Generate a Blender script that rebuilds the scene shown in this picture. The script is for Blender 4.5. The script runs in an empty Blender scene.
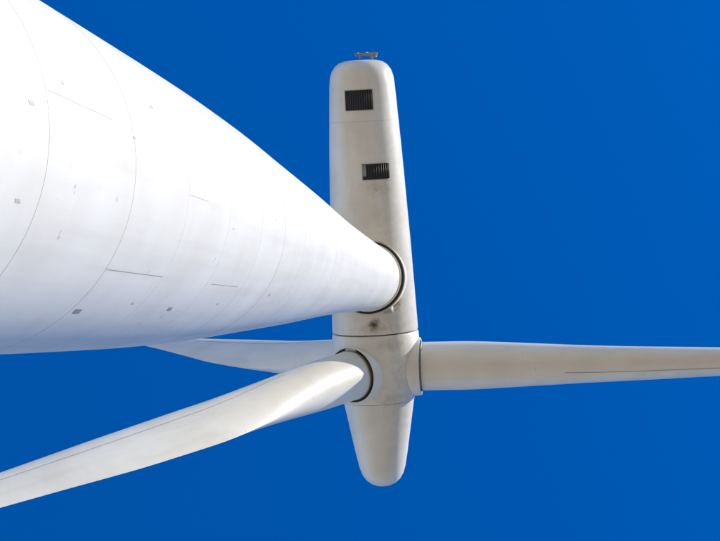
import bpy, math, random, bmesh, numpy as np
from mathutils import Vector, Matrix
from mathutils import noise as mn
rad=math.radians
scene=bpy.context.scene
col=scene.collection
scene.view_settings.view_transform='Standard'
scene.view_settings.look='None'
scene.view_settings.exposure=0

# ------------------------------------------------------------------ camera
F=2000.0
zen=Vector((230,-65.5,-F)).normalized()
psi=0.045
ey=Vector((math.sin(psi),-math.cos(psi),0)); ey=(ey-zen*ey.dot(zen)).normalized()
ex=ey.cross(zen).normalized()
R=Matrix((ex,ey,zen))
TOP=79.7; CAMZ=1.7
ray=R@Vector((8,-7.0,-F)).normalized()
dist=(TOP-CAMZ)/ray.z
cpos=Vector((0,0,TOP))-ray*dist
cam=bpy.data.objects.new("camera",bpy.data.cameras.new("camera"))
col.objects.link(cam)
cam.matrix_world=Matrix.Translation(cpos)@R.to_4x4()
cam.data.sensor_width=36; cam.data.lens=F*36/720
cam.data.clip_end=20000; cam.data.clip_start=0.1
scene.camera=cam
CAZ=math.atan2(cpos.y,cpos.x)

# ------------------------------------------------------------------ materials
def newmat(name):
    m=bpy.data.materials.new(name); m.use_nodes=True
    nt=m.node_tree; b=nt.nodes["Principled BSDF"]
    return m,nt,b
def N(nt,t,**k):
    n=nt.nodes.new(t)
    for a,v in k.items(): setattr(n,a,v)
    return n
def mixc(nt,fac,a,b,bt='MIX'):
    n=N(nt,'ShaderNodeMix',data_type='RGBA',blend_type=bt)
    for i,v in ((0,fac),(6,a),(7,b)):
        if hasattr(v,'links'): nt.links.new(v,n.inputs[i])
        else: n.inputs[i].default_value=v
    return n.outputs[2]
def ramp(nt,src,p0,p1,c0=(0,0,0,1),c1=(1,1,1,1)):
    r=N(nt,'ShaderNodeValToRGB'); r.color_ramp.elements[0].position=p0; r.color_ramp.elements[1].position=p1
    r.color_ramp.elements[0].color=c0; r.color_ramp.elements[1].color=c1
    nt.links.new(src,r.inputs[0]); return r.outputs[0]
def noise(nt,vec,scale,detail=4,rough=.55,mapscale=None):
    if mapscale:
        mp=N(nt,'ShaderNodeMapping'); mp.inputs['Scale'].default_value=mapscale
        nt.links.new(vec,mp.inputs[0]); vec=mp.outputs[0]
    n=N(nt,'ShaderNodeTexNoise'); n.inputs['Scale'].default_value=scale
    n.inputs['Detail'].default_value=detail; n.inputs['Roughness'].default_value=rough
    nt.links.new(vec,n.inputs['Vector']); return n.outputs['Fac']
def paint(name,base,dirt,streak,rough=.42,amount=.35,stains_and_tints=(),speck=.35,samount=None,spscale=4.5,spth=.70):
    m,nt,b=newmat(name)
    if samount is None: samount=amount
    tc=N(nt,'ShaderNodeTexCoord'); v=tc.outputs['Object']
    c=mixc(nt,ramp(nt,noise(nt,v,.45,4,.6),.35,.72,(0,0,0,1),(amount,)*3+(1,)),base,dirt)
    c=mixc(nt,ramp(nt,noise(nt,v,1.0,4,.6,streak),.48,.78,(0,0,0,1),(samount,)*3+(1,)),c,dirt)
    c=mixc(nt,ramp(nt,noise(nt,v,spscale,2,.7),spth,spth+.04,(0,0,0,1),(speck,)*3+(1,)),c,(.30,.26,.21,1))
    for (loc,rr,colr,st) in stains_and_tints:
        d=N(nt,'ShaderNodeVectorMath',operation='SUBTRACT'); nt.links.new(v,d.inputs[0]); d.inputs[1].default_value=loc
        s=N(nt,'ShaderNodeVectorMath',operation='DIVIDE'); nt.links.new(d.outputs[0],s.inputs[0]); s.inputs[1].default_value=rr
        l=N(nt,'ShaderNodeVectorMath',operation='LENGTH'); nt.links.new(s.outputs[0],l.inputs[0])
        nn=noise(nt,v,4,3,.7)
        ad=N(nt,'ShaderNodeMath',operation='MULTIPLY_ADD'); nt.links.new(nn,ad.inputs[0]); ad.inputs[1].default_value=1.8
        nt.links.new(l.outputs['Value'],ad.inputs[2])
        mr=N(nt,'ShaderNodeMapRange'); nt.links.new(ad.outputs[0],mr.inputs[0])
        mr.inputs[1].default_value=1.9; mr.inputs[2].default_value=1.0; mr.inputs[3].default_value=0; mr.inputs[4].default_value=st
        c=mixc(nt,mr.outputs[0],c,colr)
    nt.links.new(c,b.inputs['Base Color'])
    b.inputs['Roughness'].default_value=rough
    bp=N(nt,'ShaderNodeBump'); bp.inputs['Strength'].default_value=.12; bp.inputs['Distance'].default_value=.08
    nt.links.new(noise(nt,v,1.1,1),bp.inputs['Height']); nt.links.new(bp.outputs[0],b.inputs['Normal'])
    return m
M_tower=paint("tower_paint",(.80,.75,.64,1),(.57,.50,.37,1),(3,3,.12),.45,.36,speck=.6,spscale=3.0,spth=.715)
SIDE_TAN=(.50,.42,.30,1)  # broad tan tint over the +X side of nacelle belly and spinner
M_nac=paint("nacelle_gelcoat",(.80,.755,.66,1),(.46,.39,.28,1),(1.6,.25,1.6),.38,.45,
   stains_and_tints=(((1.3,-1.5,-1.1),(1.0,6.5,1.2),SIDE_TAN,.45),((0.15,1.66,-1.72),(.28,.28,.5),(.05,.018,.012,1),1),((1.0,.85,-1.3),(.28,.42,.5),(.28,.16,.07,1),.9),
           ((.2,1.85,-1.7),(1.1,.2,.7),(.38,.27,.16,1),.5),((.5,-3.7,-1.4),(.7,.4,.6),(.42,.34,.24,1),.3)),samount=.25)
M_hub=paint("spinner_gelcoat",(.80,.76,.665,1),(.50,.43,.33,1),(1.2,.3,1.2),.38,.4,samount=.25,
   stains_and_tints=(((1.1,4.2,-1.1),(.9,3.6,1.1),SIDE_TAN,.45),((.7,2.5,-1.6),(.8,.35,.6),(.42,.33,.23,1),.35),((.6,4.7,-1.4),(.8,.3,.6),(.42,.33,.23,1),.35)))
M_blade=paint("blade_gelcoat",(.80,.755,.655,1),(.55,.48,.37,1),(1.5,1.5,.2),.46,.40)
def plain(name,c,rough=.6,metal=0,var=.3):
    m,nt,b=newmat(name); tc=N(nt,'ShaderNodeTexCoord')
    c2=tuple(x*(1-var) for x in c[:3])+(1,)
    nt.links.new(mixc(nt,noise(nt,tc.outputs['Object'],6,1),c,c2),b.inputs['Base Color'])
    b.inputs['Roughness'].default_value=rough; b.inputs['Metallic'].default_value=metal
    return m
M_dark=plain("black_rubber",(.012,.012,.013,1),.6)
M_grey=plain("grey_steel",(.25,.25,.25,1),.45,.6)
M_seam=plain("seam_sealant",(.36,.34,.30,1),.6)
M_seam2=plain("faint_weld",(.60,.56,.48,1),.5)
M_patch=plain("grey_adhesive_patch",(.34,.33,.30,1),.6)
M_patch2=plain("pale_adhesive_patch",(.52,.49,.43,1),.6)
M_louver=plain("louver_grey",(.045,.045,.045,1),.5)
M_conc=plain("concrete",(.45,.43,.40,1),.9)

# ------------------------------------------------------------------ mesh helpers
def mkobj(name,verts,faces,mats,parent=None,smooth=True,sharp=35):
    me=bpy.data.meshes.new(name); me.from_pydata([tuple(v) for v in verts],[],faces)
    me.materials.append(mats); me.update()
    o=bpy.data.objects.new(name,me); col.objects.link(o)
    if parent: o.parent=parent
    bm=bmesh.new(); bm.from_mesh(me); bmesh.ops.recalc_face_normals(bm,faces=bm.faces); bm.to_mesh(me); bm.free()
    if smooth:
        me.shade_smooth()
        me.set_sharp_from_angle(angle=rad(sharp))
    return o
def lathe(name,prof,mat,parent,axis='Z',n=128,sharp=35):
    vs=[];fs=[]
    for (a,r) in prof:
        for i in range(n):
            t=2*math.pi*i/n; c,s=math.cos(t)*r,math.sin(t)*r
            vs.append(Vector((c,s,a)) if axis=='Z' else Vector((c,a,s)))
    for j in range(len(prof)-1):
        for i in range(n):
            fs.append((j*n+i,j*n+(i+1)%n,(j+1)*n+(i+1)%n,(j+1)*n+i))
    if prof[0][1]>1e-5: fs.append(tuple(range(n)))
    if prof[-1][1]>1e-5: fs.append(tuple(range((len(prof)-1)*n,len(prof)*n)))
    return mkobj(name,vs,fs,mat,parent,sharp=sharp)
def interp(x,xs,ys):
    n=len(xs); d=[(ys[i+1]-ys[i])/(xs[i+1]-xs[i]) for i in range(n-1)]
    m=[d[0]]+[0 if d[i-1]*d[i]<=0 else 2*d[i-1]*d[i]/(d[i-1]+d[i]) for i in range(1,n-1)]+[d[-1]]
    x=min(max(x,xs[0]),xs[-1])
    for i in range(n-1):
        if x<=xs[i+1]: break
    h=xs[i+1]-xs[i]; t=(x-xs[i])/h
    return (2*t**3-3*t*t+1)*ys[i]+(t**3-2*t*t+t)*h*m[i]+(-2*t**3+3*t*t)*ys[i+1]+(t**3-t*t)*h*m[i+1]

turbine=bpy.data.objects.new("wind_turbine",None); col.objects.link(turbine)

# ------------------------------------------------------------------ tower
TZ=[0,22,30,36,41.5,48.5,55.7,65.3,79.7]; TR=[2.63,2.59,2.565,2.53,2.44,2.23,2.0,1.65,1.27]
tr=lambda z: interp(z,TZ,TR)
lathe("tower",[(z,tr(z)) for z in np.linspace(0,79.7,110)],M_tower,turbine,n=192)
def tower_patch(z0,z1,a0,a1,off,mat,name,na=2,nz=2,slant=0):
    vs=[];fs=[]
    for j in range(nz+1):
        z=z0+(z1-z0)*j/nz
        for i in range(na+1):
            a=a0+(a1-a0)*i/na
            zz=z+slant*(i/na-.5)
            r=tr(zz)+off; vs.append((r*math.cos(a),r*math.sin(a),zz))
    for j in range(nz):
        for i in range(na):
            k=j*(na+1)+i; fs.append((k,k+1,k+na+2,k+na+1))
    return mkobj(name,vs,fs,mat,turbine)
def tower_ring(z,w,mat,name,off=.004):
    n=192; vs=[];fs=[]
    for i in range(n):
        a=2*math.pi*i/n
        for (dz,o) in ((-w/2,-.01),(-w/2*.7,off),(w/2*.7,off),(w/2,-.01)):
            r=tr(z+dz)+o; vs.append((r*math.cos(a),r*math.sin(a),z+dz))
    for i in range(n):
        j=(i+1)%n
        for k in range(3): fs.append((i*4+k,j*4+k,j*4+k+1,i*4+k+1))
    return mkobj(name,vs,fs,mat,turbine)
for z in (5.2,9.0,12.7,16.3,20.0,31.8,35.5,39.2,46.2,53.6,69.0): tower_ring(z,.005,M_seam2,"weld_ring",.0012)
for z in (23.7,28.1,42.5): tower_ring(z,.011,M_seam,"flange_joint",.002)
az=lambda deg: CAZ-rad(deg)
for (a,z0,z1) in ((-18,28.15,31.8),(-18.5,35.9,38.7),(26,23.8,27.0),(12,31.9,33.4),(140,20,23.6),(-120,31.9,35.4)):
    a0=az(a); tower_patch(z0,z1,a0-.0018,a0+.0018,.003,M_seam if a<0 else M_seam2,"plate_seam",1,4)
for (a,z,da,h,mt) in ((-34.7,28.5,.018,.36,M_patch),(-31.8,34.2,.015,.30,M_patch),(20.6,23.0,.009,.22,M_patch2),(-3.7,22.9,.009,.20,M_patch2),(23.3,28.1,.006,.12,M_patch),
        (5,36,.006,.10,M_patch2),(38,30,.007,.25,M_patch2),(-22,43.5,.010,.25,M_patch2),(30,24.6,.005,.12,M_patch2),(-40,24.5,.008,.2,M_patch2),(-30,31.2,.007,.15,M_patch2),(-28,38,.007,.15,M_patch2),(15,41,.006,.12,M_patch2)):
    a0=az(a); tower_patch(z-h/2,z+h/2,a0-da,a0+da,.003,mt,"adhesive_patch",2,1,.06)
DA=CAZ+rad(70)
tower_patch(1.1,3.4,DA-.2,DA+.2,.03,M_grey,"door_frame",8,2)
tower_patch(1.2,3.3,DA-.165,DA+.165,.045,M_hub,"door",8,2)
vs=[];fs=[]
Rm=Matrix.Rotation(DA,4,'Z')
def addbox(vs,fs,cx,cy,cz,sx,sy,sz,mt=None):
    b=len(vs)
    for dx in(-1,1):
        for dy in(-1,1):
            for dz in(-1,1):
                v=Vector((cx+dx*sx/2,cy+dy*sy/2,cz+dz*sz/2)); vs.append(mt@v if mt else v)
    for f in ((0,1,3,2),(4,6,7,5),(0,4,5,1),(2,3,7,6),(0,2,6,4),(1,5,7,3)): fs.append(tuple(b+i for i in f))
addbox(vs,fs,3.2,0,1.05,1.0,1.3,.05,Rm)
for i in range(5): addbox(vs,fs,3.85+.27*i,0,.87-.19*i,.27,1.1,.04,Rm)
for sy in(-.62,.62):
    for q in (2.8,3.65): addbox(vs,fs,q,sy,1.0,.05,.05,1.9,Rm)
    addbox(vs,fs,3.22,sy,1.98,.9,.05,.05,Rm)
mkobj("entrance_steps",vs,fs,M_grey,turbine,smooth=False)
lathe("foundation_plinth",[(0,3.6),(.22,3.6),(.30,3.5),(.30,0)],M_conc,turbine,n=96)

# ------------------------------------------------------------------ nacelle + rotor
TILT=rad(6.9)
head=bpy.data.objects.new("nacelle_assembly",None); col.objects.link(head); head.parent=turbine
AXZ=81.3
head.location=(0,0,AXZ); head.rotation_euler=(TILT,0,0)
NP=[(-8.72,0),(-8.715,.35),(-8.69,.65),(-8.62,.88),(-8.50,1.04),(-8.3,1.18),(-8.05,1.26),(-7.7,1.30),(-5.2,1.44),(-1.3,1.61),(2.02,1.72),(2.08,1.705),(2.1,1.66)]
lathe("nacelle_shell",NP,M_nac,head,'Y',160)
def nr(y): return float(np.interp(y,[p[0] for p in NP],[p[1] for p in NP]))
lathe("rotor_gap",[(2.05,1.60),(2.2,1.60)],M_dark,head,'Y',96)
HP=[(2.135,1.66),(2.15,1.715),(2.21,1.735),(2.9,1.75),(3.6,1.735),(4.1,1.68),(4.5,1.58),(4.75,1.48),(4.9,1.425)]
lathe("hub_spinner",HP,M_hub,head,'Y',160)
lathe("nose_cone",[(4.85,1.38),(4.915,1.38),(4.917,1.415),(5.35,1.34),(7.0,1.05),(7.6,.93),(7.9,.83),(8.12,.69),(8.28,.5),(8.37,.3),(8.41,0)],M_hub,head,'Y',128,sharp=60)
def nac_patch(y0,y1,x0,x1,off,mat,name,n=10,ny=2,thick=0,rf=nr):
    vs=[];fs=[]
    for j in range(ny+1):
        y=y0+(y1-y0)*j/ny; r=rf(y)+off
        for i in range(n+1):
            a=(x0+(x1-x0)*i/n)/rf(y)
            vs.append((r*math.sin(a),y,-r*math.cos(a)))
    for j in range(ny):
        for i in range(n):
            k=j*(n+1)+i; fs.append((k,k+1,k+n+2,k+n+1))
    o=mkobj(name,vs,fs,mat,head)
    if thick:
        s=o.modifiers.new("t",'SOLIDIFY'); s.thickness=thick; s.offset=0
    return o
def grille(y0,y1,x0,x1,nl,tag):
    nac_patch(y0,y1,x0,x1,.006,M_dark,tag+"_opening")
    w=.022
    for (a,b,c,d) in ((y0-w,y0,x0-w,x1+w),(y1,y1+w,x0-w,x1+w),(y0,y1,x0-w,x0),(y0,y1,x1,x1+w)):
        nac_patch(a,b,c,d,.012,M_seam,tag+"_frame",10,1,.03)
    for i in range(nl):
        x=x0+(x1-x0)*(i+.5)/nl
        nac_patch(y0,y1,x-.009,x+.009,.02,M_louver,tag+"_slat",1,1,.03)
grille(-7.52,-6.75,-.56,.52,12,"intake_grille")
grille(-4.62,-4.02,.0,1.08,11,"outlet_grille")
nac_patch(-4.60,-4.15,-.0,.14,.03,M_patch,"grille_cover",2,1,.01)
for y in (-6.3,.1):
    lathe("shell_seam",[(y-.010,nr(y)-.02),(y-.006,nr(y)+.003),(y+.006,nr(y)+.003),(y+.010,nr(y)-.02)],M_seam2,head,'Y',128)
nac_patch(1.0,1.25,.55,.95,.02,M_patch2,"inspection_cover",3,1,.02)
lathe("yaw_skirt",[(79.25,1.275),(79.28,1.345),(79.36,1.345),(79.38,1.30),(79.5,1.30)],M_tower,turbine,n=128)
lathe("yaw_seal",[(79.55,1.25),(79.55,1.43),(81.2,1.43)],M_dark,turbine,n=128)
lathe("yaw_rim",[(79.60,1.43),(79.60,1.47),(81.2,1.47)],M_nac,turbine,n=128)
vs=[];fs=[]
addbox(vs,fs,.15,-8.95,.75,.9,.12,.10)
addbox(vs,fs,-.1,-8.75,.6,.06,.5,.06); addbox(vs,fs,.4,-8.75,.6,.06,.5,.06)
addbox(vs,fs,.42,-8.92,.85,.26,.2,.22); addbox(vs,fs,-.2,-9.0,.9,.07,.07,.6)
addbox(vs,fs,.15,-9.02,1.1,.05,.05,.7)
mkobj("wind_instruments",vs,fs,M_patch,head,smooth=False)

# ------------------------------------------------------------------ blades
ROT_Y=3.57; BETA=rad(0)
SS=[1.6,3.2,6,9,12,15,20,26,33,40,44,45]
CH=[1.94,1.94,2.00,2.30,2.58,2.58,2.28,1.85,1.45,1.05,.7,.15]
TH=[1.94,1.94,1.80,1.55,1.32,1.10,.78,.50,.33,.19,.1,.03]
TW=[14,14,14,14,14,13,10,6,2,0,-1,-1]
def blade_section(s,n=56):
    c=interp(s,SS,CH); t=interp(s,SS,TH); w=rad(interp(s,SS,TW))
    bl=min(max((s-3.2)/8.0,0),1); bl=bl*bl*(3-2*bl)
    xp=.5+(.33-.5)*bl
    pts=[]
    for k in range(n):
        a=2*math.pi*k/n
        x=.5-.5*math.cos(a); sg=1 if a<math.pi else -1
        circ=.5*math.sin(a)
        af=5*(.2969*math.sqrt(max(x,0))-.126*x-.3516*x*x+.2843*x**3-.1036*x**4)
        af=sg*af*(1.0 if sg>0 else .85)
        y=(circ*t)*(1-bl)+(af*t)*bl
        X=(x-xp)*c
        pts.append((X*math.cos(w)-y*math.sin(w), X*math.sin(w)+y*math.cos(w)))
    return pts
def blade_obj(name,beta,CONE):
    d0=Vector((math.cos(beta),0,math.sin(beta))); a=Vector((0,1,0))
    t=Vector((math.sin(beta),0,-math.cos(beta)))
    d=(d0*math.cos(CONE)+a*math.sin(CONE)).normalized(); ax=(a*math.cos(CONE)-d0*math.sin(CONE)).normalized()
    M=Matrix((( -t.x,ax.x,d.x,0),(-t.y,ax.y,d.y,ROT_Y),(-t.z,ax.z,d.z,0),(0,0,0,1)))
    ob=bpy.data.objects.new(name,None); col.objects.link(ob); ob.parent=head; ob.matrix_local=M
    n=56; ss=list(np.linspace(1.6,12,30))+list(np.linspace(12.6,44,52))+[44.4,44.8,45]
    vs=[];fs=[]
    for s in ss:
        for (X,Y) in blade_section(s,n): vs.append((X,Y,s))
    for j in range(len(ss)-1):
        for i in range(n): fs.append((j*n+i,j*n+(i+1)%n,(j+1)*n+(i+1)%n,(j+1)*n+i))
    fs.append(tuple(range(n))); fs.append(tuple(range((len(ss)-1)*n,len(ss)*n)))
    mkobj("blade_skin",vs,fs,M_blade,ob,sharp=50)
    lathe("root_collar",[(.9,1.17),(1.70,1.17),(1.77,1.15),(1.77,1.09),(1.67,1.08),(1.0,1.08)],M_hub,ob,n=96)
    lathe("root_seal",[(1.2,1.085),(1.68,1.085),(1.68,.5)],M_dark,ob,n=96)
    lathe("root_band",[(1.72,.96),(1.74,1.0),(1.83,1.0),(1.85,.96)],M_grey,ob,n=96)
    for (k,s0,s1) in ((4,7.5,20),(44,6,22)):
        v2=[];f2=[];L=list(np.linspace(s0,s1,60))
        for s in L:
            P=blade_section(s,n); p=Vector(P[k]);q=Vector(P[(k+1)%n]); e=(q-p).normalized(); nn=Vector((e.y,-e.x))
            cen=sum((Vector(x) for x in P),Vector((0,0)))/n
            if nn.dot(p-cen)<0: nn=-nn
            A=p+nn*.012; B=p+e*.020+nn*.012
            v2+= [(A.x,A.y,s),(B.x,B.y,s)]
        for j in range(59): f2.append((2*j,2*j+1,2*j+3,2*j+2))
        mkobj("edge_seam",v2,f2,M_seam,ob)
blade_obj("rotor_blade_1",BETA,rad(1.2))
blade_obj("rotor_blade_2",BETA+rad(120),rad(2.8))
blade_obj("rotor_blade_3",BETA-rad(120),rad(2.8))

# ------------------------------------------------------------------ ground
def ground():
    n=96; rings=[0,3,6,10,16,25,40,70,120,200,400,800,1600,3500,8000]
    vs=[(0,0,0)];fs=[]
    for r in rings[1:]:
        for i in range(n):
            a=2*math.pi*i/n; x,y=r*math.cos(a),r*math.sin(a)
            z=0 if r<=25 else (mn.noise(Vector((x*.004,y*.004,0)))*min((r-25)*.03,14))
            vs.append((x,y,z))
    for i in range(n): fs.append((0,1+i,1+(i+1)%n))
    for j in range(len(rings)-2):
        for i in range(n):
            a=1+j*n; fs.append((a+i,a+n+i,a+n+(i+1)%n,a+(i+1)%n))
    m,nt,b=newmat("stubble_and_added_dark_soil"); tc=N(nt,'ShaderNodeTexCoord'); v=tc.outputs['Object']
    c=mixc(nt,ramp(nt,noise(nt,v,.02,4),.4,.65),(.64,.54,.38,1),(.54,.45,.29,1))
    c=mixc(nt,ramp(nt,noise(nt,v,1.5,5,.7),.4,.7,(0,0,0,1),(.4,.4,.4,1)),c,(.38,.32,.21,1))
    sx=N(nt,'ShaderNodeSeparateXYZ'); nt.links.new(v,sx.inputs[0])
    mr=N(nt,'ShaderNodeMapRange'); nt.links.new(sx.outputs['X'],mr.inputs[0]); mr.inputs[1].default_value=24; mr.inputs[2].default_value=26
    c=mixc(nt,mr.outputs[0],c,(.16,.105,.06,1))  # unseen brown field, added to darken bounce light from the +X side
    nt.links.new(c,b.inputs['Base Color']); b.inputs['Roughness'].default_value=.95
    mkobj("ground",vs,fs,m)
    m,nt,b=newmat("crushed_limestone"); tc=N(nt,'ShaderNodeTexCoord'); v=tc.outputs['Object']
    c=mixc(nt,noise(nt,v,9,5,.8),(.66,.61,.52,1),(.46,.42,.35,1))
    nt.links.new(c,b.inputs['Base Color']); b.inputs['Roughness'].default_value=.95
    vs=[];fs=[]; K=72
    for i in range(K):
        a=2*math.pi*i/K; r=22+1.2*math.sin(3*a)+.6*math.sin(11*a); vs.append((r*math.cos(a),r*math.sin(a),.006))
    fs.append(tuple(range(K)))
    mkobj("gravel_pad",vs,fs,m,smooth=False)
ground()

# ------------------------------------------------------------------ light
SUN_EL=rad(33); sdir=Vector((.925,-.38,0)).normalized()
sd=Vector((sdir.x*math.cos(SUN_EL),sdir.y*math.cos(SUN_EL),math.sin(SUN_EL)))
sl=bpy.data.lights.new("sun",'SUN'); sl.energy=5; sl.angle=rad(.53); sl.color=(1,.95,.85)
so=bpy.data.objects.new("sun",sl); col.objects.link(so); so.rotation_euler=sd.to_track_quat('Z','Y').to_euler(); so.location=(0,0,150)
w=bpy.data.worlds.new("World"); scene.world=w; w.use_nodes=True; nt=w.node_tree
bg=nt.nodes['Background']; sk=nt.nodes.new('ShaderNodeTexSky'); sk.sky_type='NISHITA'; sk.sun_disc=False
sk.sun_elevation=SUN_EL; sk.sun_rotation=math.atan2(sd.x,sd.y); sk.altitude=1500; sk.air_density=1.0; sk.dust_density=.5; sk.ozone_density=3
hs=nt.nodes.new('ShaderNodeHueSaturation'); hs.inputs['Saturation'].default_value=1.44; hs.inputs['Value'].default_value=1.95; hs.inputs['Hue'].default_value=.513
nt.links.new(sk.outputs[0],hs.inputs['Color']); nt.links.new(hs.outputs[0],bg.inputs[0]); bg.inputs[1].default_value=.12
